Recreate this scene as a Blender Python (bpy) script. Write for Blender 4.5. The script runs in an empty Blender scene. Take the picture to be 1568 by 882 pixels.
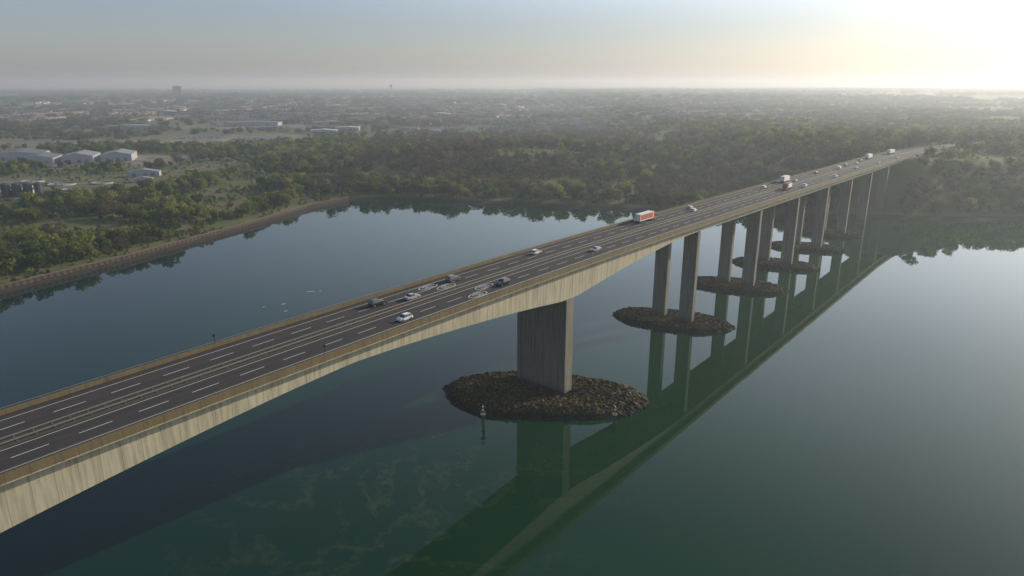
import bpy, math, random
import numpy as np
from mathutils import Vector, Matrix
random.seed(7); rng=np.random.default_rng(7)
S=bpy.context.scene
COL=S.collection
# ------------------------------------------------------------ helpers
def link(o): COL.objects.link(o); return o
def mesh_obj(name,verts,faces,mats=None,parent=None,smooth=False,midx=None,coll=None):
    me=bpy.data.meshes.new(name); me.from_pydata([tuple(v) for v in verts],[],[tuple(f) for f in faces]); me.update()
    if mats:
        for m in (mats if isinstance(mats,(list,tuple)) else [mats]): me.materials.append(m)
    if midx is not None: me.polygons.foreach_set("material_index",np.array(midx,dtype=np.int32))
    if smooth: me.polygons.foreach_set("use_smooth",np.ones(len(me.polygons),dtype=bool))
    o=bpy.data.objects.new(name,me); (coll or COL).objects.link(o)
    if parent: o.parent=parent
    return o
def empty(name,loc=(0,0,0),rotz=0,sc=1,coll=None):
    e=bpy.data.objects.new(name,None); (coll or COL).objects.link(e); e.location=loc; e.rotation_euler=(0,0,rotz); e.scale=(sc,sc,sc); return e
class MB:
    """mesh builder"""
    def __init__(s): s.v=[];s.f=[];s.m=[]
    def add(s,vs,fs,m=0):
        b=len(s.v); s.v+= [tuple(v) for v in vs]; s.f+=[tuple(i+b for i in f) for f in fs]; s.m+=[m]*len(fs)
    def box(s,x0,x1,y0,y1,z0,z1,m=0):
        s.add([(x0,y0,z0),(x1,y0,z0),(x1,y1,z0),(x0,y1,z0),(x0,y0,z1),(x1,y0,z1),(x1,y1,z1),(x0,y1,z1)],
              [(0,3,2,1),(4,5,6,7),(0,1,5,4),(1,2,6,5),(2,3,7,6),(3,0,4,7)],m)
    def cyl(s,p0,p1,r0,r1,n=10,m=0,cap=True):
        p0=Vector(p0);p1=Vector(p1);d=(p1-p0).normalized();a=d.orthogonal().normalized();b=d.cross(a)
        vs=[];
        for p,r in((p0,r0),(p1,r1)):
            for i in range(n):
                t=2*math.pi*i/n; vs.append(p+a*math.cos(t)*r+b*math.sin(t)*r)
        fs=[(i,(i+1)%n,n+(i+1)%n,n+i) for i in range(n)]
        if cap: fs+= [tuple(range(n-1,-1,-1)),tuple(range(n,2*n))]
        s.add(vs,fs,m)
    def obj(s,name,mats,parent=None,smooth=False,coll=None): return mesh_obj(name,s.v,s.f,mats,parent,smooth,s.m,coll)
# ------------------------------------------------------------ materials
def newmat(name):
    m=bpy.data.materials.new(name); m.use_nodes=True; nt=m.node_tree; nt.nodes.clear()
    return m,nt,nt.nodes,nt.links
def ramp(nt,stops,interp='LINEAR'):
    r=nt.nodes.new('ShaderNodeValToRGB'); r.color_ramp.interpolation=interp
    el=r.color_ramp.elements
    while len(el)<len(stops): el.new(0.5)
    for e,(p,c) in zip(el,stops): e.position=p; e.color=(*c,1)
    return r
def geopos(nt,scale=(1,1,1)):
    g=nt.nodes.new('ShaderNodeNewGeometry'); mp=nt.nodes.new('ShaderNodeMapping'); mp.inputs['Scale'].default_value=scale
    nt.links.new(g.outputs['Position'],mp.inputs[0]); return mp.outputs[0]
def noise(nt,vec,scale,detail=4,rough=.55,dist=0):
    n=nt.nodes.new('ShaderNodeTexNoise'); n.inputs['Scale'].default_value=scale; n.inputs['Detail'].default_value=detail
    n.inputs['Roughness'].default_value=rough; n.inputs['Distortion'].default_value=dist
    nt.links.new(vec,n.inputs['Vector']); return n.outputs['Fac']
def mix(nt,f,a,b,mode='MIX'):
    m=nt.nodes.new('ShaderNodeMix'); m.data_type='RGBA'; m.blend_type=mode
    for s,v in((m.inputs[0],f),(m.inputs[6],a),(m.inputs[7],b)):
        if hasattr(v,'links') or hasattr(v,'is_linked'): nt.links.new(v,s)
        else: s.default_value=v if isinstance(v,(int,float)) else (*v,1)
    return m.outputs[2]
def mth(nt,op,a,b=0.0,clamp=False):
    m=nt.nodes.new('ShaderNodeMath'); m.operation=op; m.use_clamp=clamp
    for s,v in((m.inputs[0],a),(m.inputs[1],b)):
        if hasattr(v,'is_linked'): nt.links.new(v,s)
        else: s.default_value=v
    return m.outputs[0]
def finish(nt,col,rough=.8,bump=None,bd=.1,bs=.5,metal=0,spec=None,trans=0):
    p=nt.nodes.new('ShaderNodeBsdfPrincipled'); o=nt.nodes.new('ShaderNodeOutputMaterial')
    if hasattr(col,'is_linked'): nt.links.new(col,p.inputs['Base Color'])
    else: p.inputs['Base Color'].default_value=(*col,1)
    if hasattr(rough,'is_linked'): nt.links.new(rough,p.inputs['Roughness'])
    else: p.inputs['Roughness'].default_value=rough
    p.inputs['Metallic'].default_value=metal
    if spec is not None: p.inputs['Specular IOR Level'].default_value=spec
    if bump is not None:
        b=nt.nodes.new('ShaderNodeBump'); b.inputs['Distance'].default_value=bd; b.inputs['Strength'].default_value=bs
        nt.links.new(bump,b.inputs['Height']); nt.links.new(b.outputs[0],p.inputs['Normal'])
    if trans:
        t=nt.nodes.new('ShaderNodeBsdfTranslucent'); ms=nt.nodes.new('ShaderNodeMixShader'); ms.inputs[0].default_value=trans
        if hasattr(col,'is_linked'): nt.links.new(col,t.inputs[0])
        else: t.inputs[0].default_value=(*col,1)
        nt.links.new(p.outputs[0],ms.inputs[1]); nt.links.new(t.outputs[0],ms.inputs[2]); nt.links.new(ms.outputs[0],o.inputs[0])
    else: nt.links.new(p.outputs[0],o.inputs[0])
    return p
def simple(name,c,rough=.6,metal=0,var=.15,sc=1.5):
    m,nt,_,_=newmat(name); n=noise(nt,geopos(nt),sc)
    d=tuple(x*(1-var) for x in c); l=tuple(min(1,x*(1+var)) for x in c)
    finish(nt,mix(nt,n,d,l),rough,metal=metal); return m
def concrete(name,a,b,stain,streak=.5,joint=0):
    m,nt,_,_=newmat(name)
    s=noise(nt,geopos(nt,(1.1,1.1,.07)),1.0,5,.65)
    big=noise(nt,geopos(nt),.08,4); fine=noise(nt,geopos(nt),2.5,5,.7)
    c=mix(nt,mth(nt,'MULTIPLY',big,1),a,b)
    r=ramp(nt,[(.42,(0,0,0)),(.68,(1,1,1))]); nt.links.new(s,r.inputs[0])
    c=mix(nt,mth(nt,'MULTIPLY',r.outputs[0],streak),c,stain)
    c=mix(nt,mth(nt,'MULTIPLY',fine,.35),c,tuple(x*.55 for x in a))
    if joint:
        d=nt.nodes.new('ShaderNodeVectorMath'); d.operation='DOT_PRODUCT'; nt.links.new(geopos(nt),d.inputs[0]); d.inputs[1].default_value=(.64/joint,.768/joint,0)
        fr=mth(nt,'FRACT',d.outputs['Value']); c=mix(nt,mth(nt,'MULTIPLY',mth(nt,'LESS_THAN',fr,.045),.45),c,tuple(x*.4 for x in stain))
        seg=nt.nodes.new('ShaderNodeTexWhiteNoise'); seg.noise_dimensions='1D'; nt.links.new(mth(nt,'FLOOR',d.outputs['Value']),seg.inputs['W']); c=mix(nt,mth(nt,'MULTIPLY',seg.outputs['Value'],.16),c,stain)
    else:
        # horizontal lift lines of the pier formwork and dark tidal band
        sx=nt.nodes.new('ShaderNodeSeparateXYZ'); nt.links.new(geopos(nt),sx.inputs[0])
        fr=mth(nt,'FRACT',mth(nt,'DIVIDE',sx.outputs[2],3.1)); c=mix(nt,mth(nt,'MULTIPLY',mth(nt,'LESS_THAN',fr,.05),.3),c,tuple(x*.4 for x in stain))
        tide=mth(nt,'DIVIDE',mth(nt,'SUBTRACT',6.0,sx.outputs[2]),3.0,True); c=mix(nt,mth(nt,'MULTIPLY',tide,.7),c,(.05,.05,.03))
    finish(nt,c,.85,fine,.03,.4); return m
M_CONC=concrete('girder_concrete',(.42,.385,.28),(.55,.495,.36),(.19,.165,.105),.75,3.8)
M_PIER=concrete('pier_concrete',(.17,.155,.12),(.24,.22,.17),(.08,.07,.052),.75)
M_PARA=concrete('lichen_concrete',(.13,.098,.045),(.195,.15,.072),(.075,.06,.035),.7,3.8)
def asphalt():
    m,nt,_,_=newmat('asphalt')
    n=noise(nt,geopos(nt),.5,5,.7); f=noise(nt,geopos(nt),8,4,.7)
    c=mix(nt,n,(.027,.024,.023),(.046,.041,.038)); c=mix(nt,mth(nt,'MULTIPLY',f,.3),c,(.065,.06,.055))
    d=nt.nodes.new('ShaderNodeVectorMath'); d.operation='DOT_PRODUCT'; nt.links.new(geopos(nt),d.inputs[0]); d.inputs[1].default_value=(.768,-.64,0)
    st=noise(nt,geopos(nt,(1,1,1)),.02,2)
    cb=nt.nodes.new('ShaderNodeCombineXYZ'); nt.links.new(d.outputs['Value'],cb.inputs[0]); nt.links.new(st,cb.inputs[1])
    ln=noise(nt,cb.outputs[0],.9,3,.6); rr=ramp(nt,[(.42,(0,0,0)),(.62,(1,1,1))]); nt.links.new(ln,rr.inputs[0])
    c=mix(nt,mth(nt,'MULTIPLY',rr.outputs[0],.35),c,(.075,.068,.062))
    finish(nt,c,.85,spec=.3); return m
M_ASPH=asphalt()
M_PAINT=simple('road_paint',(.62,.62,.60),.6,0,.15,3)
M_STEEL=simple('galvanised_steel',(.20,.19,.17),.5,.4)
M_DARK=simple('dark_rubber',(.02,.02,.02),.7)
M_MED=simple('median_gravel',(.055,.047,.036),.9,0,.4,.8)
def water():
    m,nt,_,_=newmat('river_water')
    g=geopos(nt)
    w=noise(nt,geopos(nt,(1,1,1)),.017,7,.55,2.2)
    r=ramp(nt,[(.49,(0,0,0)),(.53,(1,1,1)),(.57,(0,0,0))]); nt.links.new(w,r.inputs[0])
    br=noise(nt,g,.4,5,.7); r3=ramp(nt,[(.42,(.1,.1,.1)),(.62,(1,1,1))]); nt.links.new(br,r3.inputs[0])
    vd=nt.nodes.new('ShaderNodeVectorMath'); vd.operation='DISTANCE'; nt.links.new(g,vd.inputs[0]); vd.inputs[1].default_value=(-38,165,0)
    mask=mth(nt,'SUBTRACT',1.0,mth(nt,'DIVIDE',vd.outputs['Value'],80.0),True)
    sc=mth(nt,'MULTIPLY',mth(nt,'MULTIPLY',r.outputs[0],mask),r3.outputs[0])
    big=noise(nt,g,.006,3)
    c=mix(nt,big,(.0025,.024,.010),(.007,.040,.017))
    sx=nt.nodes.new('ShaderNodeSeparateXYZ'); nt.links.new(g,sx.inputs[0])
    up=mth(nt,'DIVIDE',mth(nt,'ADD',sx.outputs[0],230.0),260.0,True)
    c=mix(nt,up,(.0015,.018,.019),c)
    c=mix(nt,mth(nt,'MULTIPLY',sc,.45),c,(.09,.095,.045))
    a=noise(nt,geopos(nt,(1,.55,1)),.45,3,.6); b=noise(nt,g,.05,3,.5)
    patch=noise(nt,g,.008,2); rp=ramp(nt,[(.4,(.15,.15,.15)),(.65,(.9,.9,.9))]); nt.links.new(patch,rp.inputs[0])
    h=mth(nt,'ADD',mth(nt,'MULTIPLY',a,rp.outputs[0]),mth(nt,'MULTIPLY',b,.7))
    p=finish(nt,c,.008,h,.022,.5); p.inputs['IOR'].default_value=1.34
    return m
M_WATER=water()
# ------------------------------------------------------------ bridge alignment
TH=math.atan2(.64,.768)
_cs=[];
x,y,th=12.1-.64*450,240.7-.768*450,TH
s=-450
while s<1700:
    _cs.append((s,x,y,th)); s+=5; k=0
    if 480<s<800: k=1/950
    th+=k*5; x+=math.sin(th)*5; y+=math.cos(th)*5
_cs=np.array(_cs)
def C(s,w=0):
    X=np.interp(s,_cs[:,0],_cs[:,1]);Y=np.interp(s,_cs[:,0],_cs[:,2]);t=np.interp(s,_cs[:,0],_cs[:,3])
    return X+math.cos(t)*w, Y-math.sin(t)*w, t
def zr(s):
    if s>560: return 47.4-.004*(s-560)
    return 51.9-.0098*(s-100)-(6.5e-5*(s-100)**2 if s<100 else 0)
# ------------------------------------------------------------ terrain
SH=np.array([(-1500,-1600),(-700,-500),(-420,0),(-340,220),(-289,368),(-255,442),(-219,544),(-190,640),(-162,690),(-100,686),(-22,668),(40,648),(107,633),(200,606),(318,592),(442,584),(620,566),(800,540),(1200,430),(2200,100),(9000,-2500)],float)
def sdist(x,y):
    best=np.full(x.shape,1e18); sg=np.ones(x.shape)
    for i in range(len(SH)-1):
        a=SH[i];b=SH[i+1];e=b-a; L=(e**2).sum()
        t=np.clip(((x-a[0])*e[0]+(y-a[1])*e[1])/L,0,1)
        dx=x-a[0]-t*e[0];dy=y-a[1]-t*e[1];d=dx*dx+dy*dy
        cr=e[0]*(y-a[1])-e[1]*(x-a[0])
        u=d<best-1e-6; best=np.where(u,d,best); sg=np.where(u,np.where(cr>0,1,-1),sg)
    return np.sqrt(best)*sg
def ss(a,b,x): t=np.clip((x-a)/(b-a),0,1); return t*t*(3-2*t)
RD=_cs[(_cs[:,0]>545)]
def vnoise(x,y,sc,seed):
    xs=x/sc;ys=y/sc;xi=np.floor(xs);yi=np.floor(ys);fx=xs-xi;fy=ys-yi
    def h(a,b): 
        q=np.sin(a*127.1+b*311.7+seed*74.7)*43758.5453; return q-np.floor(q)
    fx=fx*fx*(3-2*fx);fy=fy*fy*(3-2*fy)
    return (h(xi,yi)*(1-fx)+h(xi+1,yi)*fx)*(1-fy)+(h(xi,yi+1)*(1-fx)+h(xi+1,yi+1)*fx)*fy
def hgt(x,y,road=True):
    x=np.asarray(x,float);y=np.asarray(y,float)
    d=sdist(x,y)+ (vnoise(x,y,35,1)-.5)*9*ss(-180,-60,x)
    h=-3+3*ss(-14,0,d)+3.3*ss(0,9,d)
    inl=ss(20,260,d); east=ss(200,370,x)
    h=h+inl*(1-east)*19*np.exp(-((x-90)/300)**2-((y-1020)/260)**2)
    h=h+inl*8*np.exp(-((x+60)/160)**2-((y-900)/120)**2)
    h=h+(38*ss(6,105,d)*(1-.35*ss(850,1300,y)))*east
    h=h+ss(1500,4500,y)*12*(1-east*.6)
    h=h+inl*(vnoise(x,y,140,3)-.5)*4*ss(-200,100,x)+ss(1500,3000,y)*(vnoise(x,y,900,5)-.5)*14
    if road:
        near=(x>300)&(y>600)&(y<1800)&(x<1900)
        if near.any():
            xn=x[near] if x.ndim else x; yn=y[near] if y.ndim else y
            best=np.full(np.shape(xn),1e18);zb=np.zeros(np.shape(xn))
            for r in RD[::3]:
                dd=(xn-r[1])**2+(yn-r[2])**2; u=dd<best; best=np.where(u,dd,best); zb=np.where(u,zr(r[0]),zb)
            wgt=1-ss(17,60,np.sqrt(best))
            hn=h[near] if h.ndim else h
            hn=hn*(1-wgt)+(zb-.5)*wgt
            if h.ndim: h[near]=hn
            else: h=hn
    return h
def geo(a,b,n,first): 
    out=[];st=first;v=a;sgn=1 if b>a else -1
    while (b-v)*sgn>0: v+=sgn*st; st*=n; out.append(v)
    return out
fx=np.arange(-760,1001,9.0); X=np.array(sorted(geo(-760,-34000,1.13,12))+list(fx)+geo(1000,34000,1.13,12))
X=np.array(sorted(set(np.round(X,3))))
fy=np.arange(170,1400,9.0); Y=np.array(sorted(geo(170,-2000,1.2,14))+list(fy)+geo(1400,45000,1.1,12)); Y=np.array(sorted(set(np.round(Y,3))))
GX,GY=np.meshgrid(X,Y); GZ=hgt(GX,GY)
nx,ny=len(X),len(Y)
V=np.stack([GX.ravel(),GY.ravel(),GZ.ravel()],1)
idx=np.arange(nx*ny).reshape(ny,nx)
F=np.stack([idx[:-1,:-1].ravel(),idx[:-1,1:].ravel(),idx[1:,1:].ravel(),idx[1:,:-1].ravel()],1)
def ground_mat():
    m,nt,_,_=newmat('ground_grass_and_fields')
    g=geopos(nt)
    n1=noise(nt,g,.02,6,.65); n2=noise(nt,g,.18,5,.7)
    r=ramp(nt,[(.38,(.075,.115,.02)),(.50,(.115,.13,.038)),(.62,(.17,.13,.07))]); nt.links.new(n1,r.inputs[0])
    c=mix(nt,mth(nt,'MULTIPLY',n2,.55),r.outputs[0],(.04,.045,.02))
    v=nt.nodes.new('ShaderNodeTexVoronoi'); v.inputs['Scale'].default_value=.0032; nt.links.new(geopos(nt,(1,.7,0)),v.inputs['Vector'])
    sep=nt.nodes.new('ShaderNodeSeparateColor'); nt.links.new(v.outputs['Color'],sep.inputs[0])
    fr=ramp(nt,[(0,(.035,.06,.02)),(.35,(.09,.15,.035)),(.6,(.15,.19,.06)),(.85,(.24,.20,.13)),(1,(.05,.07,.03))]); nt.links.new(sep.outputs[0],fr.inputs[0])
    sx=nt.nodes.new('ShaderNodeSeparateXYZ'); nt.links.new(g,sx.inputs[0])
    far=mth(nt,'DIVIDE',mth(nt,'SUBTRACT',sx.outputs[1],1500.0),900.0,True)
    c=mix(nt,mth(nt,'MULTIPLY',far,.75),c,fr.outputs[0])
    at=nt.nodes.new('ShaderNodeAttribute'); at.attribute_name='bare'
    n3=noise(nt,g,.03,6,.7); rb=ramp(nt,[(.35,(.07,.08,.04)),(.5,(.17,.15,.115)),(.65,(.29,.26,.21))]); nt.links.new(n3,rb.inputs[0])
    c=mix(nt,at.outputs['Fac'],c,rb.outputs[0])
    mud=mth(nt,'DIVIDE',mth(nt,'SUBTRACT',3.0,sx.outputs[2]),1.5,True)
    c=mix(nt,mud,c,mix(nt,n2,(.022,.017,.012),(.05,.04,.026)))
    finish(nt,c,.95,n2,.6,.5,spec=.2); return m
terr=mesh_obj('ground_terrain',V,F,ground_mat(),smooth=True)
def blob(x,y,cx,cy,rx,ry): return np.exp(-(((x-cx)/rx)**2+((y-cy)/ry)**2)**2)
def bare(x,y):
    b=blob(x,y,-640,1040,190,110)+.35*blob(x,y,-540,760,150,110)+.95*blob(x,y,-600,1420,230,170)+.8*blob(x,y,-650,1830,330,130)+.7*blob(x,y,-1050,1300,300,200)+.5*blob(x,y,-350,1250,70,50)
    return np.clip(b,0,1)
def open_(x,y):
    b=bare(x,y)+blob(x,y,-540,760,150,100)+.8*blob(x,y,-330,660,16,60)+blob(x,y,-410,900,60,110)+blob(x,y,480,690,50,26)+blob(x,y,-60,1010,90,22)+blob(x,y,150,850,70,18)+blob(x,y,20,780,60,14)+blob(x,y,-140,820,35,18)+.8*blob(x,y,-390,540,60,14)+blob(x,y,300,1150,120,40)+blob(x,y,-200,1250,120,35)+blob(x,y,60,1180,110,24)
    return np.clip(b,0,1)
at=terr.data.attributes.new('bare','FLOAT','POINT'); at.data.foreach_set('value',bare(V[:,0],V[:,1]).astype(np.float32))
mesh_obj('river_water',[(-6000,-5000,0),(12000,-5000,0),(12000,1500,0),(-6000,1500,0)],[(0,1,2,3)],M_WATER)
# ------------------------------------------------------------ bridge
bridge=empty('concrete_road_bridge')
def sweep(name,prof,s0,s1,step,mats,parent,closed=True,midx=None,caps=False):
    n=max(1,int(round((s1-s0)/step))); vs=[];fs=[];mi=[]
    for i in range(n+1):
        s=s0+(s1-s0)*i/n; pr=prof(s) if callable(prof) else prof
        k=len(pr)
        for (w,z) in pr:
            a,b,_=C(s,w); vs.append((a,b,zr(s)+z))
    for i in range(n):
        for j in range(k if closed else k-1):
            j2=(j+1)%k
            fs.append((i*k+j,(i+1)*k+j,(i+1)*k+j2,i*k+j2)); mi.append(midx[j] if midx else 0)
    if caps:
        fs.append(tuple(range(k-1,-1,-1)));mi.append(0);fs.append(tuple(range(n*k,n*k+k)));mi.append(0)
    return mesh_obj(name,vs,fs,mats,parent,midx=mi)
HW=14.0
def depth(s):
    b=4.2+.9*float(ss(20,-60,s)); d=b
    for sp,L in((0,100),(-190,100)):
        q=abs(s-sp)
        if q<L: d=max(d,b+(12.2-b)*(1-max(0,q-5)/(L-5))**1.5)
    return d
E0,E1=-430,552
sweep('deck_slab',[(-HW,-.05),(HW,-.05),(HW,-.95),(11.6,-1.35),(-11.6,-1.35),(-HW,-.95)],E0,E1,6,M_CONC,bridge,caps=True)
for nm,a,b in(('box_girder_east',3.2,11.6),('box_girder_west',-11.6,-3.2)):
    sweep(nm,lambda s:[(a,-1.34),(b,-1.34),(b-.25,-depth(s)),(a+.25,-depth(s))],E0,E1,4,M_CONC,bridge,caps=True)
for nm,sg in(('parapet_east',1),('parapet_west',-1)):
    w0=sg*(HW-.42);w1=sg*(HW+.05)
    sweep(nm,[(w0,0),(w0,.95),(w1,.98),(w1,-.7)] if sg>0 else [(w1,-.7),(w1,.98),(w0,.95),(w0,0)],E0,700,6,M_PARA,bridge,caps=True)
    mb=MB()
    for s in np.arange(-400,690,4.0):
        X0,Y0,_=C(s,sg*(HW-.2)); mb.cyl((X0,Y0,zr(s)+.9),(X0,Y0,zr(s)+1.45),.05,.05,5)
    mb.obj('rail_posts',M_STEEL,bridge)
    sweep('hand_rail',[(sg*(HW-.2)-.05,1.4),(sg*(HW-.2)+.05,1.4),(sg*(HW-.2)+.05,1.5),(sg*(HW-.2)-.05,1.5)],-400,690,6,M_STEEL,bridge)
sweep('road_surface',[(-HW+.42,0),(HW-.42,0)],E0,1650,5,M_ASPH,None,closed=False).name='dual_carriageway_road'
med=empty('central_reservation')
sweep('median_strip',[(-1.7,.01),(-1.6,.12),(1.6,.12),(1.7,.01)],E0,1650,6,M_MED,med,closed=False)
for sg in(-1,1):
    sweep('crash_barrier_beam',[(sg*1.1-.05,.55),(sg*1.1+.05,.55),(sg*1.1+.08,.7),(sg*1.1+.05,.85),(sg*1.1-.05,.85)],E0,1500,6,M_STEEL,med)
    mb=MB()
    for s in np.arange(E0,900,3.2):
        X0,Y0,_=C(s,sg*1.02); mb.box(X0-.06,X0+.06,Y0-.06,Y0+.06,zr(s)+.05,zr(s)+.75)
    mb.obj('crash_barrier_posts',M_STEEL,med)
marks=empty('road_markings')
for w in(-2.6,2.6,-11.0,11.0):
    sweep('edge_line',[(w-.09,.012),(w+.09,.012)],E0,1600,5,M_PAINT,marks,closed=False)
mb=MB()
for w in(-6.8,6.8):
    s=-420
    while s<1200:
        q=[C(s,w-.1),C(s+6,w-.1),C(s+6,w+.1),C(s,w+.1)]; z=[zr(s),zr(s+6),zr(s+6),zr(s)]
        mb.add([(a[0],a[1],zz+.012) for a,zz in zip(q,z)],[(0,3,2,1)]); s+=11
mb.obj('lane_dashes',M_PAINT,marks)
def roundel(sc,wc,flip):
    mb=MB()
    def arc(cx,cy,ra,rb,t0,t1,th,n=28):
        vs=[];
        for i in range(n+1):
            t=t0+(t1-t0)*i/n
            for k in(1,1-th):
                ls=cy+rb*math.cos(t)*(k if k==1 else (1-th*ra/rb)); lw=cx+ra*math.sin(t)*k
                X0,Y0,_=C(sc+ls*flip,wc+lw*flip); vs.append((X0,Y0,zr(sc+ls*flip)+.016))
        mb.add(vs,[(2*i,2*i+1,2*i+3,2*i+2) for i in range(n)])
    arc(0,0,1.75,3.9,0,2*math.pi,.16)
    arc(.6,0,.42,1.9,0,2*math.pi,.45); arc(-.55,-.8,.42,1.1,0,2*math.pi,.45); arc(-.45,.1,.55,1.9,math.pi*1.0,math.pi*2.0,.38)
    mb.obj('speed_roundel',M_PAINT,marks)
for s_,w_ in((-46,-4.7),(-50,-8.9),(-38.5,4.7),(-46,8.9)): roundel(s_,w_,1 if w_<0 else -1)
def rbox(mb,x0,x1,y0,y1,z0,z1,c,m=0):
    p=[(x0+c,y0),(x1-c,y0),(x1,y0+c),(x1,y1-c),(x1-c,y1),(x0+c,y1),(x0,y1-c),(x0,y0+c)]
    n=8; mb.add([(a,b,z0) for a,b in p]+[(a,b,z1) for a,b in p],[(i,(i+1)%n,n+(i+1)%n,n+i) for i in range(n)]+[tuple(range(7,-1,-1)),tuple(range(8,16))],m)
for s_ in(0,-190):
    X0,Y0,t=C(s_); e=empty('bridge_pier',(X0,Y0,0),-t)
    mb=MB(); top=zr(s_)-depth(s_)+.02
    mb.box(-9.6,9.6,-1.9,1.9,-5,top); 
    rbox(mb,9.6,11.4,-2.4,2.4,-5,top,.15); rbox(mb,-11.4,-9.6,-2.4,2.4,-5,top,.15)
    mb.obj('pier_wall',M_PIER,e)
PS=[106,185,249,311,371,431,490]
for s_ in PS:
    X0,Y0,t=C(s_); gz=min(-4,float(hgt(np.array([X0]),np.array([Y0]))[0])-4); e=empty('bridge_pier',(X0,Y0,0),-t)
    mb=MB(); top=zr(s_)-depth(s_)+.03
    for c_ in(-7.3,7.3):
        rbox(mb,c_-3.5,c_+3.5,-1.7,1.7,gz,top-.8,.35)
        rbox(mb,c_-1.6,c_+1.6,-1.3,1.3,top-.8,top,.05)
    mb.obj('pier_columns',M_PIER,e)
X0,Y0,t=C(556); e=empty('bridge_abutment',(X0,Y0,0),-t); mb=MB(); z=zr(556)
mb.box(-14,14,-3,8,10,z-1.4); mb.box(-14.3,-13.5,-3,30,25,z-.1); mb.box(13.5,14.3,-3,30,25,z-.1); mb.obj('abutment_wall',M_PIER,e)
# ------------------------------------------------------------ pier islands
def island_mat():
    m,nt,_,_=newmat('weedy_rock')
    n=noise(nt,geopos(nt),1.0,5,.8); b=noise(nt,geopos(nt),.12,3)
    r=ramp(nt,[(.40,(.008,.0065,.004)),(.53,(.03,.024,.009)),(.60,(.15,.11,.025)),(.72,(.32,.235,.06))]); nt.links.new(mth(nt,'ADD',mth(nt,'MULTIPLY',n,.85),mth(nt,'MULTIPLY',b,.2)),r.inputs[0])
    g=nt.nodes.new('ShaderNodeNewGeometry'); sx=nt.nodes.new('ShaderNodeSeparateXYZ'); nt.links.new(g.outputs['Position'],sx.inputs[0])
    wet=mth(nt,'DIVIDE',mth(nt,'SUBTRACT',2.1,sx.outputs[2]),1.0,True)
    c=mix(nt,wet,r.outputs[0],(.007,.006,.0045))
    finish(nt,c,.8,spec=.3); return m
M_ISL=island_mat()
def island(cx,cy,a,b,ang,h):
    nr,na=int(b*2.8),int(a*7.5); R=nr
    vs=[];fs=[]
    ca,sa=math.cos(ang),math.sin(ang)
    for i in range(nr+1):
        r=i/nr*1.1
        for j in range(na):
            t=2*math.pi*j/na; 
            wob=1+.03*math.sin(3*t+a)+.025*math.sin(5*t+b)+.012*math.sin(17*t)
            ex=math.copysign(abs(math.cos(t))**.92,math.cos(t)); ey=math.copysign(abs(math.sin(t))**.92,math.sin(t))
            lx=a*r*wob*ex+rng.normal()*.24; ly=b*r*wob*ey+rng.normal()*.24
            k=max(0,min(1,(r-.80)/.28)); z=h*(1-k*k*(3-2*k))-1.2*k - .5*(1-min(1,r/.7))
            z+=rng.random()*1.0-.4 if i>0 else 0
            vs.append((cx+lx*ca-ly*sa,cy+lx*sa+ly*ca,z))
    for i in range(nr):
        for j in range(na):
            j2=(j+1)%na; fs.append((i*na+j,(i+1)*na+j,(i+1)*na+j2,i*na+j2))
    mesh_obj('rock_armour_island',vs,fs,M_ISL)
island(11.5,236.5,39,18.5,math.radians(-8),3.5)
island(-112,92,36,18.5,math.radians(-8),3.3)
for s_,a,b in((106,30.5,14),(185,30,13),(249,28,12),(311,27,11.5),(371,24,10.5)):
    X0,Y0,_=C(s_); island(X0,Y0,a,b,math.radians(-23),2.4)
M_WHITE=simple('white_paint',(.6,.6,.58),.5); M_BLACKISH=simple('weathered_timber',(.03,.026,.02),.8)
for bx,by in((-10,213),(35.5,213)):
    e=empty('navigation_beacon',(bx,by,0)); mb=MB()
    for k in range(3):
        t=k*2.094; mb.cyl((.7*math.cos(t),.7*math.sin(t),-4),(.35*math.cos(t),.35*math.sin(t),4.6),.17,.15,8)
    mb.cyl((0,0,-4),(0,0,5),.2,.2,8)
    mb.cyl((0,0,1.6),(0,0,1.9),.75,.75,12); mb.obj('piles',M_BLACKISH,e)
    mb=MB(); mb.cyl((0,0,4.6),(0,0,4.75),1.0,1.0,12)
    for k in range(8):
        t=k*.785; mb.cyl((.95*math.cos(t),.95*math.sin(t),4.8),(.95*math.cos(t),.95*math.sin(t),5.7),.035,.035,4)
        t2=t+.785; mb.cyl((.95*math.cos(t),.95*math.sin(t),5.7),(.95*math.cos(t2),.95*math.sin(t2),5.7),.035,.035,4)
    mb.cyl((0,0,4.8),(0,0,7.3),.1,.08,8); mb.obj('platform_and_rail',M_STEEL,e)
    mb=MB(); mb.cyl((0,0,7.3),(0,0,7.8),.24,.2,10); mb.box(-.35,.35,-.08,.08,6.0,6.6); mb.obj('lantern_and_board',M_WHITE,e)
for s_,w_ in((-118,-13.8),(-105,13.6)):
    X0,Y0,_=C(s_,w_); e=empty('camera_post',(X0,Y0,zr(s_))); mb=MB(); mb.cyl((0,0,.5),(0,0,3.2),.1,.08,8); mb.box(-.3,.3,-.18,.18,2.8,3.4); mb.obj('post_and_box',M_BLACKISH,e)
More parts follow.
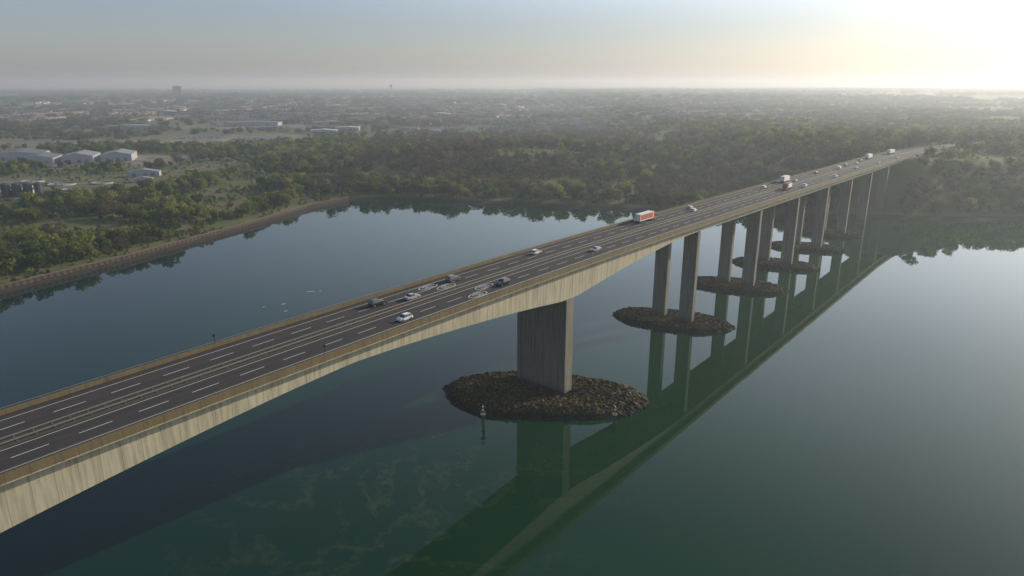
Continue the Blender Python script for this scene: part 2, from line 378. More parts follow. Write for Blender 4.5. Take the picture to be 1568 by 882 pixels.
# ------------------------------------------------------------ vehicles
def glossy(name,c): 
    m,nt,_,_=newmat(name); p=finish(nt,mix(nt,noise(nt,geopos(nt),3),tuple(x*.95 for x in c),c),.25); p.inputs['Coat Weight'].default_value=.6; return m
M_GLASS=glossy('dark_window_glass',(.012,.014,.016)); M_GLASS.node_tree.nodes['Principled BSDF'].inputs['Roughness'].default_value=.08
PC={k:glossy('car_paint_'+k,c) for k,c in dict(white=(.75,.75,.73),silver=(.38,.39,.40),black=(.02,.02,.022),grey=(.10,.105,.11),red=(.35,.03,.02),blue=(.03,.06,.16),orange=(.55,.12,.03)).items()}
M_LAMP=simple('head_lamp_lens',(.7,.7,.65),.15); M_TAIL=simple('tail_lamp_lens',(.4,.02,.01),.2); M_TYRE=M_DARK; M_RIM=simple('alloy_rim',(.4,.4,.4),.3,.8)
STN={'hatch':[(-2.05,.70,.35,.55,.60,.65),(-1.98,.84,.22,.80,.90,.66),(-1.75,.88,.2,.92,1.32,.62),(-1.3,.89,.2,.93,1.47,.62),(-.2,.9,.2,.93,1.50,.64),(.35,.9,.2,.92,1.43,.64),(1.05,.9,.2,.93,.98,.72),(1.7,.86,.2,.80,.84,.66),(2.0,.76,.25,.62,.66,.6),(2.08,.6,.35,.52,.56,.5)],
 'saloon':[(-2.35,.7,.35,.6,.66,.6),(-2.28,.84,.22,.88,.95,.7),(-1.6,.88,.2,.93,1.0,.72),(-.95,.9,.2,.93,1.38,.6),(-.1,.9,.2,.93,1.43,.62),(.4,.9,.2,.92,1.36,.62),(1.15,.9,.2,.92,.97,.72),(1.9,.86,.2,.80,.84,.66),(2.25,.76,.25,.62,.66,.6),(2.33,.6,.35,.52,.56,.5)],
 'suv':[(-2.3,.75,.4,.7,.76,.7),(-2.22,.9,.28,.95,1.1,.74),(-2.0,.94,.26,1.06,1.6,.70),(-1.5,.95,.26,1.08,1.74,.70),(-.1,.96,.26,1.08,1.77,.72),(.35,.96,.26,1.07,1.68,.72),(1.05,.95,.26,1.08,1.13,.8),(1.85,.92,.26,.98,1.02,.76),(2.2,.84,.3,.76,.8,.7),(2.28,.7,.4,.6,.64,.6)],
 'van':[(-2.6,.85,.4,.7,1.9,.78),(-2.55,.98,.3,1.1,2.05,.85),(-1,1.0,.28,1.15,2.1,.87),(.9,1.0,.28,1.15,2.08,.86),(1.3,1.0,.28,1.12,1.95,.84),(1.95,.98,.28,1.12,1.2,.82),(2.5,.92,.3,.9,.95,.75),(2.62,.75,.4,.6,.65,.6)]}
def car(kind,paint,s_,w_,name='car',sc=1.15,loc=None,rot=None):
    if loc is None:
        X0,Y0,t=C(s_,w_)
        e=empty(name,(X0,Y0,zr(s_)+.01),-t+(0 if w_<0 else math.pi),sc)
    else: e=empty(name,loc,rot,sc)
    st=STN[kind]; mb=MB(); k=8
    rings=[]
    for (y,hw,zb,zbelt,zroof,hr) in st:
        zm=(zb+zbelt)/2
        rings.append([(hw*.9,y,zb),(hw,y,zm),(hw*.97,y,zbelt),(hr,y,zroof),(-hr,y,zroof),(-hw*.97,y,zbelt),(-hw,y,zm),(-hw*.9,y,zb)])
    vs=[p for r in rings for p in r]; fs=[];mi=[]
    for i in range(len(st)-1):
        a,b=st[i],st[i+1]; g=(a[4]-a[3]>.3) or (b[4]-b[3]>.3)
        for j in range(k):
            j2=(j+1)%k; fs.append((i*k+j,i*k+j2,(i+1)*k+j2,(i+1)*k+j)); m_=0
            if j in(2,4) and g and not(kind=='van' and b[0]<=1.0): m_=1
            if j==3 and abs(a[4]-b[4])>.3 and g: m_=1
            if j==7: m_=2
            mi.append(m_)
    mb.v=vs; mb.f=fs+[tuple(range(k)),tuple(range((len(st)-1)*k+k-1,(len(st)-1)*k-1,-1))]; mb.m=mi+[0,0]
    mb.obj('body',[PC[paint],M_GLASS,M_DARK],e)
    y0,y1=st[0][0],st[-1][0]; hw=st[4][1]; r=.34 if kind!='van' else .37
    for nm,yy in(('front_wheels',y1-.85),('rear_wheels',y0+.75)):
        mb=MB()
        for sg in(-1,1):
            mb.cyl((sg*(hw-.22),yy,r),(sg*(hw+.02),yy,r),r,r,16,0); mb.cyl((sg*(hw+.02),yy,r),(sg*(hw+.04),yy,r),r*.6,r*.55,12,1)
        mb.obj(nm,[M_TYRE,M_RIM],e)
    mb=MB(); f_=st[-2]; b_=st[1]
    for sg in(-1,1):
        cx=sg*f_[1]*.72; mb.box(cx-.16,cx+.16,f_[0]-.15,f_[0]+.04,f_[3]-.12,f_[3]+.03,0)
        cx=sg*b_[1]*.8; mb.box(cx-.12,cx+.12,b_[0]-.06,b_[0]+.1,b_[3]-.1,b_[3]+.1,1)
        cx=sg*(hw+.08); mb.box(cx-.09,cx+.09,.82,.98,st[4][3]-.02,st[4][3]+.14,2)
    mb.obj('lamps_and_mirrors',[M_LAMP,M_TAIL,M_DARK],e)
    return e
def lorry(s_,w_,cabp,boxc,side,L=11.5,name='articulated_lorry'):
    X0,Y0,t=C(s_,w_); e=empty(name,(X0,Y0,zr(s_)+.01),-t+(0 if w_<0 else math.pi),1.1)
    mb=MB(); mb.box(-1.25,1.25,-L/2,L/2-.3,1.15,4.0,0)
    mb.box(-1.262,-1.252,-L/2+.3,L/2-.7,1.5,3.7,1); mb.box(1.252,1.262,-L/2+.3,L/2-.7,1.5,3.7,1)
    for x_ in(-.6,.6): mb.box(x_-.05,x_+.05,-L/2-.03,-L/2-.005,1.3,3.9,2)
    mb.box(-1.24,1.24,-L/2-.02,-L/2+.1,1.0,1.15,2); mb.obj('trailer_box',[boxc,side,M_STEEL],e)
    mb=MB(); y=L/2
    P=[(y,.55),(y+2.0,.55),(y+2.05,1.5),(y+1.85,2.5),(y+1.45,3.1),(y+.9,3.6),(y,3.75)]
    vs=[(-1.2,a,b) for a,b in P]+[(1.2,a,b) for a,b in P]; n=len(P)
    mb.add(vs,[tuple(range(n-1,-1,-1)),tuple(range(n,2*n))]+[(i,(i+1)%n,n+(i+1)%n,n+i) for i in range(n)],0); mb.m[-n+2]=1
    for sg in(-1,1): mb.box(min(sg*1.203,sg*1.21),max(sg*1.203,sg*1.21),y+.9,y+1.7,1.7,2.45,1); mb.box(sg*1.35-.1,sg*1.35+.1,y+1.7,y+1.85,1.9,2.6,1)
    mb.obj('cab',[PC[cabp],M_GLASS],e)
    mb=MB(); mb.box(-.45,.45,-L/2+.2,y+1.6,.6,1.15)
    for yy in(-L/2+1.0,-L/2+2.3,-L/2+3.6,y-1.0,y+1.1):
        for sg in(-1,1): mb.cyl((sg*.85,yy,.5),(sg*1.22,yy,.5),.5,.5,16)
    mb.obj('chassis_and_wheels',M_DARK,e); return e
L1,L2=8.85,4.65
car('hatch','white',-75.4,L1-.3,'hatchback_car'); car('suv','black',-72,-6.0-1.2,'estate_car'); car('saloon','silver',-61.3,-3.9,'saloon_car')
car('suv','grey',-40,-6.8-.8,'sport_utility_car'); car('suv','black',-33.4,L1-.7,'sport_utility_car'); car('hatch','white',5.8,-L1,'hatchback_car')
car('saloon','silver',24,6.0,'saloon_car'); car('hatch','silver',136,-L1,'hatchback_car'); car('hatch','white',130,-L2+.6,'hatchback_car')
BX=simple('lorry_white_panel',(.72,.72,.70),.5); BR=simple('lorry_red_livery',(.42,.10,.045),.5,0,.5,.6); BR2=simple('lorry_red_panel',(.3,.06,.04),.5)
lorry(88,-L1,'orange',BX,BR); lorry(277,-L1,'white',BX,BX,9,'box_lorry'); lorry(243,L2,'red',BR2,BX,7,'box_lorry')
for k_,p_,s_,w_,n_ in(('hatch','white',240,-L1,'hatchback_car'),('saloon','silver',286,-L2,'saloon_car'),('suv','white',262,L1,'sport_utility_car'),('hatch','black',345,-L1,'hatchback_car'),
    ('van','white',390,-L2,'panel_van'),('saloon','silver',424,-L1,'saloon_car'),('hatch','white',441,-L2,'hatchback_car'),('suv','silver',470,-L1,'sport_utility_car'),('hatch','white',330,L1,'hatchback_car'),
    ('saloon','silver',402,L2,'saloon_car'),('hatch','white',455,L1,'hatchback_car'),('suv','white',520,L1,'sport_utility_car'),('saloon','silver',700,-L1,'saloon_car'),('van','white',760,L2,'panel_van'),('hatch','white',830,-L2,'hatchback_car')): car(k_,p_,s_,w_,n_)
lorry(497,-L1,'white',BX,BX,11); lorry(565,-L1,'white',BX,BX,12); 
# ------------------------------------------------------------ scatter system
def gn_scatter(name,pts,sc,rot,coll):
    me=bpy.data.meshes.new(name); me.from_pydata([tuple(p) for p in pts],[],[]); 
    a=me.attributes.new('sc','FLOAT','POINT'); a.data.foreach_set('value',np.asarray(sc,np.float32))
    a=me.attributes.new('rz','FLOAT','POINT'); a.data.foreach_set('value',np.asarray(rot,np.float32))
    o=bpy.data.objects.new(name,me); COL.objects.link(o)
    g=bpy.data.node_groups.new(name,'GeometryNodeTree')
    g.interface.new_socket('Geometry',in_out='INPUT',socket_type='NodeSocketGeometry'); g.interface.new_socket('Geometry',in_out='OUTPUT',socket_type='NodeSocketGeometry')
    gi=g.nodes.new('NodeGroupInput');go=g.nodes.new('NodeGroupOutput'); ip=g.nodes.new('GeometryNodeInstanceOnPoints'); ci=g.nodes.new('GeometryNodeCollectionInfo')
    ci.inputs['Collection'].default_value=coll; ci.inputs['Separate Children'].default_value=True; ci.inputs['Reset Children'].default_value=True
    ip.inputs['Pick Instance'].default_value=True
    A=g.nodes.new('GeometryNodeInputNamedAttribute'); A.data_type='FLOAT'; A.inputs[0].default_value='sc'
    B=g.nodes.new('GeometryNodeInputNamedAttribute'); B.data_type='FLOAT'; B.inputs[0].default_value='rz'
    cx=g.nodes.new('ShaderNodeCombineXYZ'); L=g.links.new
    L(gi.outputs[0],ip.inputs['Points']); L(ci.outputs[0],ip.inputs['Instance']); L(A.outputs[0],ip.inputs['Scale']); L(B.outputs[0],cx.inputs[2]); L(cx.outputs[0],ip.inputs['Rotation']); L(ip.outputs[0],go.inputs[0])
    md=o.modifiers.new('scatter','NODES'); md.node_group=g
    return o
def leaf_mat(name,stops,tr=.45):
    m,nt,_,_=newmat(name)
    oi=nt.nodes.new('ShaderNodeObjectInfo'); ln=noise(nt,geopos(nt),.010,3); fn=noise(nt,geopos(nt),.5,2)
    r=ramp(nt,stops); nt.links.new(mth(nt,'ADD',mth(nt,'MULTIPLY',oi.outputs['Random'],.7),mth(nt,'MULTIPLY',ln,.3)),r.inputs[0])
    c=mix(nt,mth(nt,'MULTIPLY',fn,.3),r.outputs[0],(.035,.04,.013))
    finish(nt,c,.8,trans=tr,spec=.2); return m
LEAF_G=leaf_mat('leaves_spring_green',[(.15,(.035,.055,.014)),(.42,(.085,.12,.018)),(.62,(.17,.205,.026)),(.82,(.27,.28,.045))])
LEAF_B=leaf_mat('budding_twigs_brown',[(.15,(.045,.036,.026)),(.42,(.12,.085,.055)),(.60,(.075,.07,.032)),(.82,(.18,.145,.08))])
BARK=simple('bark',(.08,.065,.05),.9)
def tree_proto(coll,name,leaf,seed,nleaf=420,ls=.8,height=11,spread=4.6,lobes=9):
    r=random.Random(seed); mb=MB()
    th=height*.36
    mb.cyl((0,0,-1),(.15,.1,th),.32,.2,6,0); tips=[]
    for i in range(lobes):
        t=i*2.4+r.random(); rad=spread*(.25+.5*r.random()); z=th+ (height-th)*(.05+.68*r.random()); 
        p=(rad*math.cos(t),rad*math.sin(t),z); mb.cyl((.1,.1,th*(.6+.4*r.random())),p,.14,.04,4,0,False); tips.append((p,spread*(.3+.22*r.random())))
    tips.append(((0,0,height*.8),spread*.42))
    for k in range(nleaf):
        (px,py,pz),R=r.choice(tips); 
        while True:
            d=Vector((r.gauss(0,1),r.gauss(0,1),r.gauss(0,1)))
            if d.length>.01: break
        d.normalize(); q=Vector((px,py,pz))+d*R*(.55+.5*r.random()); q.z=max(q.z,height*.08)
        n=(d+Vector((r.gauss(0,.6),r.gauss(0,.6),r.gauss(0,.6)))).normalized(); a=n.orthogonal().normalized(); b=n.cross(a); s_=ls*(.5+.8*r.random()); ph=r.random()*6
        a,b=a*math.cos(ph)+b*math.sin(ph),b*math.cos(ph)-a*math.sin(ph)
        mb.add([q-a*s_,q-b*s_*.6,q+a*s_,q+b*s_*.6],[(0,1,2,3)],1)
    o=mb.obj(name,[BARK,leaf],coll=coll); return o
cg=bpy.data.collections.new('tree_kinds_green'); cb=bpy.data.collections.new('tree_kinds_brown'); cf=bpy.data.collections.new('tree_kinds_far')
for i in range(5):
    tree_proto(cg,'oak_tree',LEAF_G,10+i,460,.78,9+i*1.3,4.2+.5*i,8+i)
    tree_proto(cb,'bare_tree',LEAF_B,30+i,440,.66,9+i*1.4,4.4+.4*i,9+i)
for i in range(5):
    tree_proto(cf,'tree_clump',LEAF_G if i in(1,) else LEAF_B,50+i,380,1.7,11,11+2*i,14)
def place(n,x0,x1,y0,y1,dens,coll,name,smin,smax,zoff=0):
    x=rng.uniform(x0,x1,n);y=rng.uniform(y0,y1,n); k=(rng.random(n)<dens(x,y))&(np.abs(x)<y*.86+60); x=x[k];y=y[k]
    z=hgt(x,y); gn_scatter(name,np.stack([x,y,z+zoff],1),rng.uniform(smin,smax,len(x)),rng.uniform(0,6.28,len(x)),coll); return len(x)
def roadd(x,y):
    b=np.full(x.shape,1e9)
    for r in _cs[_cs[:,0]>380][::3]: b=np.minimum(b,(x-r[1])**2+(y-r[2])**2)
    return np.sqrt(b)
def dens_near(x,y):
    d=sdist(x,y); n=vnoise(x,y,75,11)*.6+vnoise(x,y,28,12)*.4
    m=(d>np.where(x<-160,16,9))*1.0
    thr=.37+.05*ss(-140,-230,x)*ss(300,120,d)-.10*ss(70,30,d)
    v=ss(thr-.02,thr+.08,n)
    v=np.maximum(v,(d<80)*(d>9)*.95*(x>-160))
    v=v*(1-np.clip(1.5*open_(x,y),0,1))
    v=v*(roadd(x,y)>22)
    return m*v
greenness=lambda x,y: np.clip(.12+.66*ss(-120,-260,x)+.55*(vnoise(x,y,90,21)-.5)*2+.3*ss(250,380,x),.04,1)
n1=place(52000,-1250,1250,180,1500,lambda x,y:dens_near(x,y)*greenness(x,y),cg,'woodland_green',.5,1.2)
n2=place(52000,-1250,1250,180,1500,lambda x,y:dens_near(x,y)*(1-greenness(x,y)),cb,'woodland_budding',.5,1.2)
def bush_d(x,y): d=sdist(x,y); return (d>5)*(vnoise(x,y,20,31)>.36)*.8*(roadd(x,y)>18)*(1-np.clip(bare(x,y)*1.5,0,1))*(1-.6*open_(x,y))*(1-((d>12)&(d<14)&(x<-150)))
n3=place(50000,-900,1000,200,1200,bush_d,cg,'scrub_bushes',.14,.42,-.8)
def dens_far(x,y):
    n=vnoise(x,y,260,41)*.55+vnoise(x,y,90,42)*.45
    town=blob(x,y,-700,3300,2600,1900)
    return np.where(town>.4,.2+.6*(n>.55),ss(.40,.53,n))*(1-np.clip(bare(x,y)*1.5,0,1))*(roadd(x,y)>30)
n4=place(28000,-3200,3200,1400,3400,dens_far,cf,'distant_woodland',.4,.95)
n5=place(24000,-8500,8500,3400,9500,dens_far,cf,'far_tree_belts',.8,1.8)
# ------------------------------------------------------------ houses
M_BRICK=simple('brick_wall',(.28,.19,.15),.9,0,.3,.05); M_REND=simple('rendered_wall',(.62,.60,.57),.9,0,.2,.05); M_TILE=simple('roof_tiles',(.16,.10,.078),.9,0,.35,.05); M_SLATE=simple('roof_slate',(.14,.14,.15),.7,0,.2,.05)
def house_proto(coll,nm,wall,roof,w=9,l=8,h=5.3,rh=2.8):
    mb=MB(); mb.box(-w/2,w/2,-l/2,l/2,-2,h,0)
    o=.4; mb.add([(-w/2-o,-l/2-o,h-.2),(w/2+o,-l/2-o,h-.2),(w/2+o,l/2+o,h-.2),(-w/2-o,l/2+o,h-.2),(-w/2-o,0,h+rh),(w/2+o,0,h+rh)],[(0,1,5,4),(2,3,4,5),(0,4,3),(1,2,5),(0,3,2,1)],1)
    mb.box(w/2-1.6,w/2-.8,-.4,.4,h+rh-1,h+rh+1.1,0)
    for sg in(-1,1):
        y=sg*(l/2+.03)
        for x_ in(-w*.28,w*.28):
            for z_ in(1.0,3.4): mb.box(x_-.7,x_+.7,min(y,y-sg*.05),max(y,y-sg*.05),z_,z_+1.2,2)
        mb.box(-.5,.5,min(y,y-sg*.05),max(y,y-sg*.05),0,2.1,2)
    mb.obj(nm,[wall,roof,M_GLASS],coll=coll)
ch=bpy.data.collections.new('house_kinds')
house_proto(ch,'brick_house',M_BRICK,M_TILE); house_proto(ch,'rendered_house',M_REND,M_TILE,10,8); house_proto(ch,'slate_roof_house',M_BRICK,M_SLATE,12,8); house_proto(ch,'terraced_houses',M_REND,M_SLATE,22,8,5.3,2.6); house_proto(ch,'terraced_houses',M_BRICK,M_TILE,24,8,5.3,2.8)
P=[];R=[];
for k in range(700):
    cx=rng.normal(-300,1150);cy=1650+3600*rng.random()**1.2
    if cx>700+.1*cy or (cx<-250 and cy<2000): continue
    a=rng.uniform(-.5,.5)+(0 if rng.random()<.7 else 1.57); n=int(rng.integers(6,15))
    for i in range(n):
        for sg in(-1,1):
            t=(i-n/2)*17; px=cx+t*math.cos(a)-sg*14*math.sin(a);py=cy+t*math.sin(a)+sg*14*math.cos(a); P.append((px,py));R.append(a+rng.normal()*.03)
P=np.array(P);Z=hgt(P[:,0],P[:,1]); gn_scatter('distant_houses',np.stack([P[:,0],P[:,1],Z],1),rng.uniform(1.0,1.3,len(P)),R,ch)
# ------------------------------------------------------------ industrial buildings
M_CLAD=simple('white_cladding',(.34,.35,.36),.5,0,.08,.3); M_ROOFW=simple('light_metal_roof',(.22,.23,.24),.6,0,.15,.1); M_ROOFG=simple('grey_metal_roof',(.12,.13,.14),.6,0,.15,.1); M_ROOFB=simple('bright_metal_roof',(.5,.5,.5),.4,0,.15,.1); M_DOOR=simple('roller_door',(.12,.15,.2),.5)
def warehouse(name,x_,y_,w,l,h,rh,rot,wall=None,roof=None,rib=True):
    z=float(hgt(np.array([x_]),np.array([y_]))[0]); e=empty(name,(x_,y_,z),rot); wall=wall or M_CLAD; roof=roof or M_ROOFW
    mb=MB(); mb.add([(-w/2,-l/2,-2),(w/2,-l/2,-2),(w/2,l/2,-2),(-w/2,l/2,-2),(-w/2,-l/2,h),(w/2,-l/2,h),(w/2,l/2,h),(-w/2,l/2,h),(0,-l/2,h+rh),(0,l/2,h+rh)],[(0,1,5,8,4),(2,3,7,9,6),(1,2,6,5),(3,0,4,7)]); 
    if rib:
        for i in range(int(w/6)): xx=-w/2+3+i*6; mb.box(xx-.15,xx+.15,-l/2-.2,-l/2,0,h)
    mb.obj('walls',wall,e)
    mb=MB(); o=.6; mb.add([(-w/2-o,-l/2-o,h-.1),(0,-l/2-o,h+rh+.15),(0,l/2+o,h+rh+.15),(-w/2-o,l/2+o,h-.1),(w/2+o,-l/2-o,h-.1),(w/2+o,l/2+o,h-.1)],[(0,1,2,3),(1,4,5,2)]); mb.obj('roof',roof,e)
    mb=MB()
    for xx in(-w*.28,w*.05,w*.3): mb.box(xx-2.2,xx+2.2,-l/2-.3,-l/2-.05,0,min(5,h*.7))
    mb.obj('doors',M_DOOR,e)
warehouse('dockside_warehouse',-680,1000,40,55,9,4,.35,roof=M_ROOFG); warehouse('dockside_warehouse',-636,1022,40,55,10,4,.35); warehouse('dockside_warehouse',-592,1044,40,55,10,4,.35)
warehouse('dockside_warehouse',-750,1060,60,60,9,4,.35,roof=M_ROOFG)
warehouse('retail_shed',-430,1600,60,30,8,2,.1,roof=M_ROOFB); warehouse('retail_shed',-395,1700,50,30,8,2,.05,roof=M_ROOFB); warehouse('retail_shed',-700,1900,140,50,9,2,.1,roof=M_ROOFG); warehouse('retail_shed',-500,1930,90,40,8,2,.1); warehouse('retail_shed',-950,1750,120,45,9,2,.2)
warehouse('glasshouse',1250,2750,180,40,6,3,.05,roof=M_ROOFB); warehouse('glasshouse',870,2900,120,40,6,3,.05,roof=M_ROOFB); warehouse('glasshouse',1900,3100,150,60,6,3,.05,roof=M_ROOFB)
warehouse('sewage_works_building',-455,850,36,14,6,3,.3); warehouse('sewage_works_building',-505,700,22,12,5,2,.3,roof=M_ROOFG); warehouse('sewage_works_building',-470,660,16,10,4,2,.5); warehouse('sewage_works_building',-430,800,20,10,4,2,.4); 
for (x_,y_) in((-1450,3050),(-1000,3600),(-1280,2600),(-60,3300),(300,2700),(-250,2450),(650,3500)): warehouse('distant_factory',x_,y_,70,40,9,3,rng.uniform(-.3,.3),roof=M_ROOFG if rng.random()<.4 else M_ROOFB)
M_TANK=simple('concrete_tank',(.28,.27,.24),.8); M_SILO=simple('dark_silo_steel',(.04,.05,.06),.5); M_POND=simple('settling_pond_water',(.03,.045,.045),.1)
for i,(x_,y_,r_) in enumerate(((-560,705,12),(-530,722,12),(-590,690,12),(-545,760,14),(-510,775,14),(-580,745,12),(-475,735,9),(-610,770,16),(-450,700,9),(-470,785,11),(-560,800,12))):
    e=empty('settling_tank',(x_,y_,3.4)); mb=MB(); n=28
    vs=[];
    for rr,zz in((r_,-1),(r_,1.6),(r_-.6,1.6),(r_-.6,.9)): vs+=[(rr*math.cos(2*math.pi*k/n),rr*math.sin(2*math.pi*k/n),zz) for k in range(n)]
    mb.add(vs,[(q*n+k,q*n+(k+1)%n,(q+1)*n+(k+1)%n,(q+1)*n+k) for q in range(3) for k in range(n)]); mb.add([(r_*.97*math.cos(2*math.pi*k/n),r_*.97*math.sin(2*math.pi*k/n),.9) for k in range(n)],[tuple(range(n))],1)
    mb.box(-r_,r_,-.4,.4,1.9,2.1); mb.cyl((0,0,0),(0,0,2.4),.8,.8,10); mb.obj('tank_ring_and_bridge',[M_TANK,M_POND],e)
for i in range(4):
    e=empty('storage_silo',(-512+i*9.5,690+i*2.5,3.2)); mb=MB(); mb.cyl((0,0,0),(0,0,13),4,4,20); mb.cyl((0,0,13),(0,0,14.6),4.1,.8,20); mb.cyl((4.2,0,0),(4.2,0,14),.15,.15,6); mb.obj('silo_shell',M_SILO,e)
def tower(name,x_,y_,w,l,top):
    z=float(hgt(np.array([x_]),np.array([y_]))[0]); e=empty(name,(x_,y_,z),.2); h=top-z; mb=MB(); mb.box(-w/2,w/2,-l/2,l/2,-3,h,0)
    for k in range(int(h/3.2)):
        mb.box(-w/2-.05,w/2+.05,-l/2-.05,l/2+.05,k*3.2+1.2,k*3.2+2.4,1)
    mb.box(-w/5,w/5,-l/5,l/5,h,h+4,0); mb.obj('tower_shell',[M_BRICK,M_GLASS],e)
tower('tower_block',-2330,4950,55,20,92); tower('tower_block',-1830,4700,60,20,55)
z=float(hgt(np.array([-900.]),np.array([5300.]))[0]); e=empty('water_tower',(-900,5300,z)); mb=MB(); mb.cyl((0,0,-2),(0,0,70),4,3,12); mb.cyl((0,0,70),(0,0,76),4,10,16); mb.cyl((0,0,76),(0,0,88),10,10,16); mb.obj('tower_tank',M_TANK,e)
cp=bpy.data.collections.new('parked_car_kinds')
for pn in('white','silver','blue','red','black'):
    e=car('hatch',pn,0,0,'tmp',1,(0,0,0),0); ch_=list(e.children); vs=[];fs=[];mi=[];mats=[]
    for c_ in ch_:
        b=len(vs); vs+=[tuple(v.co) for v in c_.data.vertices]; mo=len(mats); mats+=list(c_.data.materials)
        for p_ in c_.data.polygons: fs.append([b+i for i in p_.vertices]); mi.append(mo+p_.material_index)
        bpy.data.objects.remove(c_)
    bpy.data.objects.remove(e); mesh_obj('parked_car',vs,fs,mats,midx=mi,coll=cp)
P=[];R=[]
for cx,cy,nr_,nc,a in((-600,1790,9,46,.1),(-520,1440,8,34,.15),(-660,1480,6,30,.2),(-630,955,4,30,.35),(-760,1880,8,30,.1),(-1000,1500,8,34,.2),(-480,1680,6,20,.1)):
    for i in range(nr_):
        for j in range(nc):
            if rng.random()<.78: dx=(j-nc/2)*3.0;dy=(i-nr_/2)*9; P.append((cx+dx*math.cos(a)-dy*math.sin(a),cy+dx*math.sin(a)+dy*math.cos(a)));R.append(a)
P=np.array(P);Z=hgt(P[:,0],P[:,1])+.1; gn_scatter('parked_cars',np.stack([P[:,0],P[:,1],Z],1),np.full(len(P),1.1),R,cp)
# ------------------------------------------------------------ left bank
def offs(pts,d):
    out=[]
    for i,p in enumerate(pts):
        a=pts[max(0,i-1)];b=pts[min(len(pts)-1,i+1)]; t=np.array(b)-np.array(a); t=t/np.hypot(*t); out.append((p[0]-t[1]*d,p[1]+t[0]*d))
    return out
lb=[tuple(p) for p in SH[1:9]]
def resample(pts,st):
    pts=np.array(pts); seg=np.hypot(*(pts[1:]-pts[:-1]).T); L=np.concatenate([[0],np.cumsum(seg)]); q=np.arange(0,L[-1],st); return np.stack([np.interp(q,L,pts[:,0]),np.interp(q,L,pts[:,1])],1)
wl=resample(offs(lb,3.5),1.0); mb=MB(); vs=[]
tn=np.gradient(wl,axis=0); tn/=np.hypot(tn[:,0],tn[:,1])[:,None]
for i,(p,t) in enumerate(zip(wl,tn)):
    o_=.35 if (i//2)%2 else 0; a=(p[0]+t[1]*o_,p[1]-t[0]*o_); vs+=[(a[0],a[1],-3),(a[0],a[1],3.9)]
mb.add(vs,[(2*i,2*i+2,2*i+3,2*i+1) for i in range(len(wl)-1)])
vs=[]
for p,t in zip(wl,tn): vs+=[(p[0]+t[1]*.5,p[1]-t[0]*.5,3.55),(p[0]+t[1]*.5,p[1]-t[0]*.5,4.15),(p[0]-t[1]*.5,p[1]+t[0]*.5,4.15),(p[0]-t[1]*.5,p[1]+t[0]*.5,3.3)]
mb.add(vs,[(4*i+j,4*i+4+j,4*i+5+j,4*i+1+j) for i in range(len(wl)-1) for j in range(3)],1)
mb.obj('sheet_pile_river_wall',[simple('rusty_sheet_piling',(.04,.023,.018),.8,0,.5,.3),simple('coping_concrete',(.10,.065,.052),.8,0,.3,.2)])
M_TRK=simple('gravel_track',(.13,.12,.085),.95,0,.25,.1); M_GREYR=simple('service_road_asphalt',(.16,.155,.15),.9,0,.2,.1)
def path(name,pts,w,mat,zo=.25):
    q=resample(pts,6); t=np.gradient(q,axis=0); t/=np.hypot(t[:,0],t[:,1])[:,None]; l=q+np.stack([-t[:,1],t[:,0]],1)*w/2; r=q-np.stack([-t[:,1],t[:,0]],1)*w/2
    zz=np.maximum(hgt(l[:,0],l[:,1]),hgt(r[:,0],r[:,1]))+zo; vs=[]
    for i in range(len(q)): vs+=[(l[i,0],l[i,1],zz[i]),(r[i,0],r[i,1],zz[i])]
    mesh_obj(name,vs,[(2*i,2*i+1,2*i+3,2*i+2) for i in range(len(q)-1)],mat)
path('riverside_path',offs(lb[1:],13),1.6,M_TRK)
path('service_road',[(-700,900),(-560,890),(-470,880),(-430,900),(-400,980),(-420,1100),(-520,1250),(-600,1350)],8,M_GREYR,.2)
path('service_road',[(-470,880),(-440,820),(-450,780),(-640,800),(-760,830)],7,M_GREYR,.3)
path('park_track',[(-330,560),(-300,640),(-270,720),(-200,790),(-80,830),(60,850),(200,900)],3,M_TRK)
path('main_road',[(-1400,2100),(-900,2080),(-400,2120),(200,2060),(700,2200)],14,M_GREYR,.4)
M_FOAM=simple('floating_foam',(.6,.62,.6),.6)
mb=MB()
for cx,cy,L_,W_,a in((-115,373,6,.9,.1),(-123,350,3,1.0,.6),(-118,338,2.5,.8,.3),(-110,374,2,.6,.2),(-132,345,1.5,.6,1)):
    n=14; mb.add([(cx+math.cos(a)*L_*math.cos(2*math.pi*k/n)*(.7+.3*random.random())/2-math.sin(a)*W_*math.sin(2*math.pi*k/n)/2,cy+math.sin(a)*L_*math.cos(2*math.pi*k/n)/2+math.cos(a)*W_*math.sin(2*math.pi*k/n)*(.6+.5*random.random())/2,.02) for k in range(n)],[tuple(range(n))])
mb.obj('floating_foam',M_FOAM)
# ------------------------------------------------------------ haze, light, world, camera
AZ,EL=math.radians(62),math.radians(22)
m,nt,_,_=newmat('river_haze'); v=nt.nodes.new('ShaderNodeVolumeScatter'); v.inputs['Density'].default_value=.00019; v.inputs['Anisotropy'].default_value=.45; v.inputs['Color'].default_value=(.82,.92,1,1)
o=nt.nodes.new('ShaderNodeOutputMaterial'); nt.links.new(v.outputs[0],o.inputs['Volume'])
try: m.cycles.volume_sampling='DISTANCE'
except Exception as ex: print('vs',ex)
mb=MB(); mb.box(-33000,33000,-1900,44000,-6,190); mb.obj('haze_layer',m)
sd=Vector((math.sin(AZ)*math.cos(EL),math.cos(AZ)*math.cos(EL),math.sin(EL)))
l=bpy.data.lights.new('sun','SUN'); l.energy=4.8; l.angle=math.radians(.5); l.color=(1,.88,.68); lo=bpy.data.objects.new('sun',l); link(lo); lo.rotation_euler=sd.to_track_quat('Z','Y').to_euler(); lo.location=(200,100,300)
w=bpy.data.worlds.new('World'); S.world=w; w.use_nodes=True; nt=w.node_tree; nt.nodes.clear()
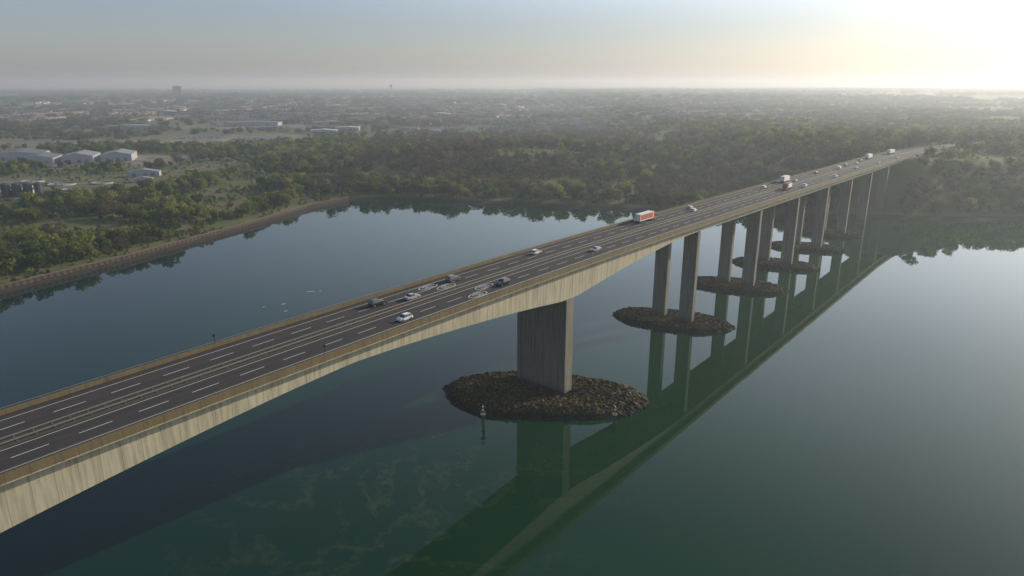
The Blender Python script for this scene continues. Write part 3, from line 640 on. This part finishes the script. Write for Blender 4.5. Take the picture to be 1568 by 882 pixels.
sk=nt.nodes.new('ShaderNodeTexSky'); sk.sky_type='NISHITA'; sk.sun_disc=False; sk.sun_elevation=EL; sk.sun_rotation=AZ; sk.air_density=1.0; sk.dust_density=1.2; sk.ozone_density=2.0
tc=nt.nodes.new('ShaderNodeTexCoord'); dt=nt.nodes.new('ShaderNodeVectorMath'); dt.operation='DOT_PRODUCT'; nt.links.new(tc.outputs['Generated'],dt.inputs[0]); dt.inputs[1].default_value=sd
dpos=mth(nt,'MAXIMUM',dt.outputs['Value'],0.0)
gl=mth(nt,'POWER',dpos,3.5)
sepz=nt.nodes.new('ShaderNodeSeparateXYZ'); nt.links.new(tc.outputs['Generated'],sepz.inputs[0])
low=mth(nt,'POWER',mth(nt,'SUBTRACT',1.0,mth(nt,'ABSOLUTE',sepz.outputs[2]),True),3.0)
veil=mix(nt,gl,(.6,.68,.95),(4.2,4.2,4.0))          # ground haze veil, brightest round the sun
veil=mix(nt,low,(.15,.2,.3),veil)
# bright sky band added above the frame to lighten water reflections (elevation about 7 to 30 degrees)
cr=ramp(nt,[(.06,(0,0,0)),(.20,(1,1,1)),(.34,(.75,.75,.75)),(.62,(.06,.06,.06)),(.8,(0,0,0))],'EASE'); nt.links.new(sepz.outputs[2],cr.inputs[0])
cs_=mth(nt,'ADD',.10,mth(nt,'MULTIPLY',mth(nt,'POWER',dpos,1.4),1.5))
sky_band=mix(nt,1.0,mix(nt,1.0,cr.outputs[0],(5.2,6.1,6.5),'MULTIPLY'),(0,0,0),'ADD')
vm=nt.nodes.new('ShaderNodeVectorMath'); vm.operation='SCALE'; nt.links.new(sky_band,vm.inputs[0]); nt.links.new(cs_,vm.inputs['Scale'])
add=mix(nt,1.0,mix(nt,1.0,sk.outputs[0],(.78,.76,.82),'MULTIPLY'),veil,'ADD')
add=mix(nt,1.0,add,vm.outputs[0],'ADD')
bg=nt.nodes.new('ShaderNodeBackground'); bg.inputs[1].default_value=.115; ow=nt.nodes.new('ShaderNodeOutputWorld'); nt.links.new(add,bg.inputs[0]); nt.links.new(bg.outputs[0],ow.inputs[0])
S.view_settings.view_transform='Standard'; S.view_settings.look='None'; S.view_settings.exposure=0
c=bpy.data.cameras.new('camera'); co=bpy.data.objects.new('camera',c); link(co); S.camera=co; c.sensor_width=36; c.lens=36*1046/1568; c.clip_start=1; c.clip_end=90000
co.location=(0,0,114); co.rotation_euler=(math.radians(90-16.7),0,0)
print('trees',n1,n2,n3,n4,n5)
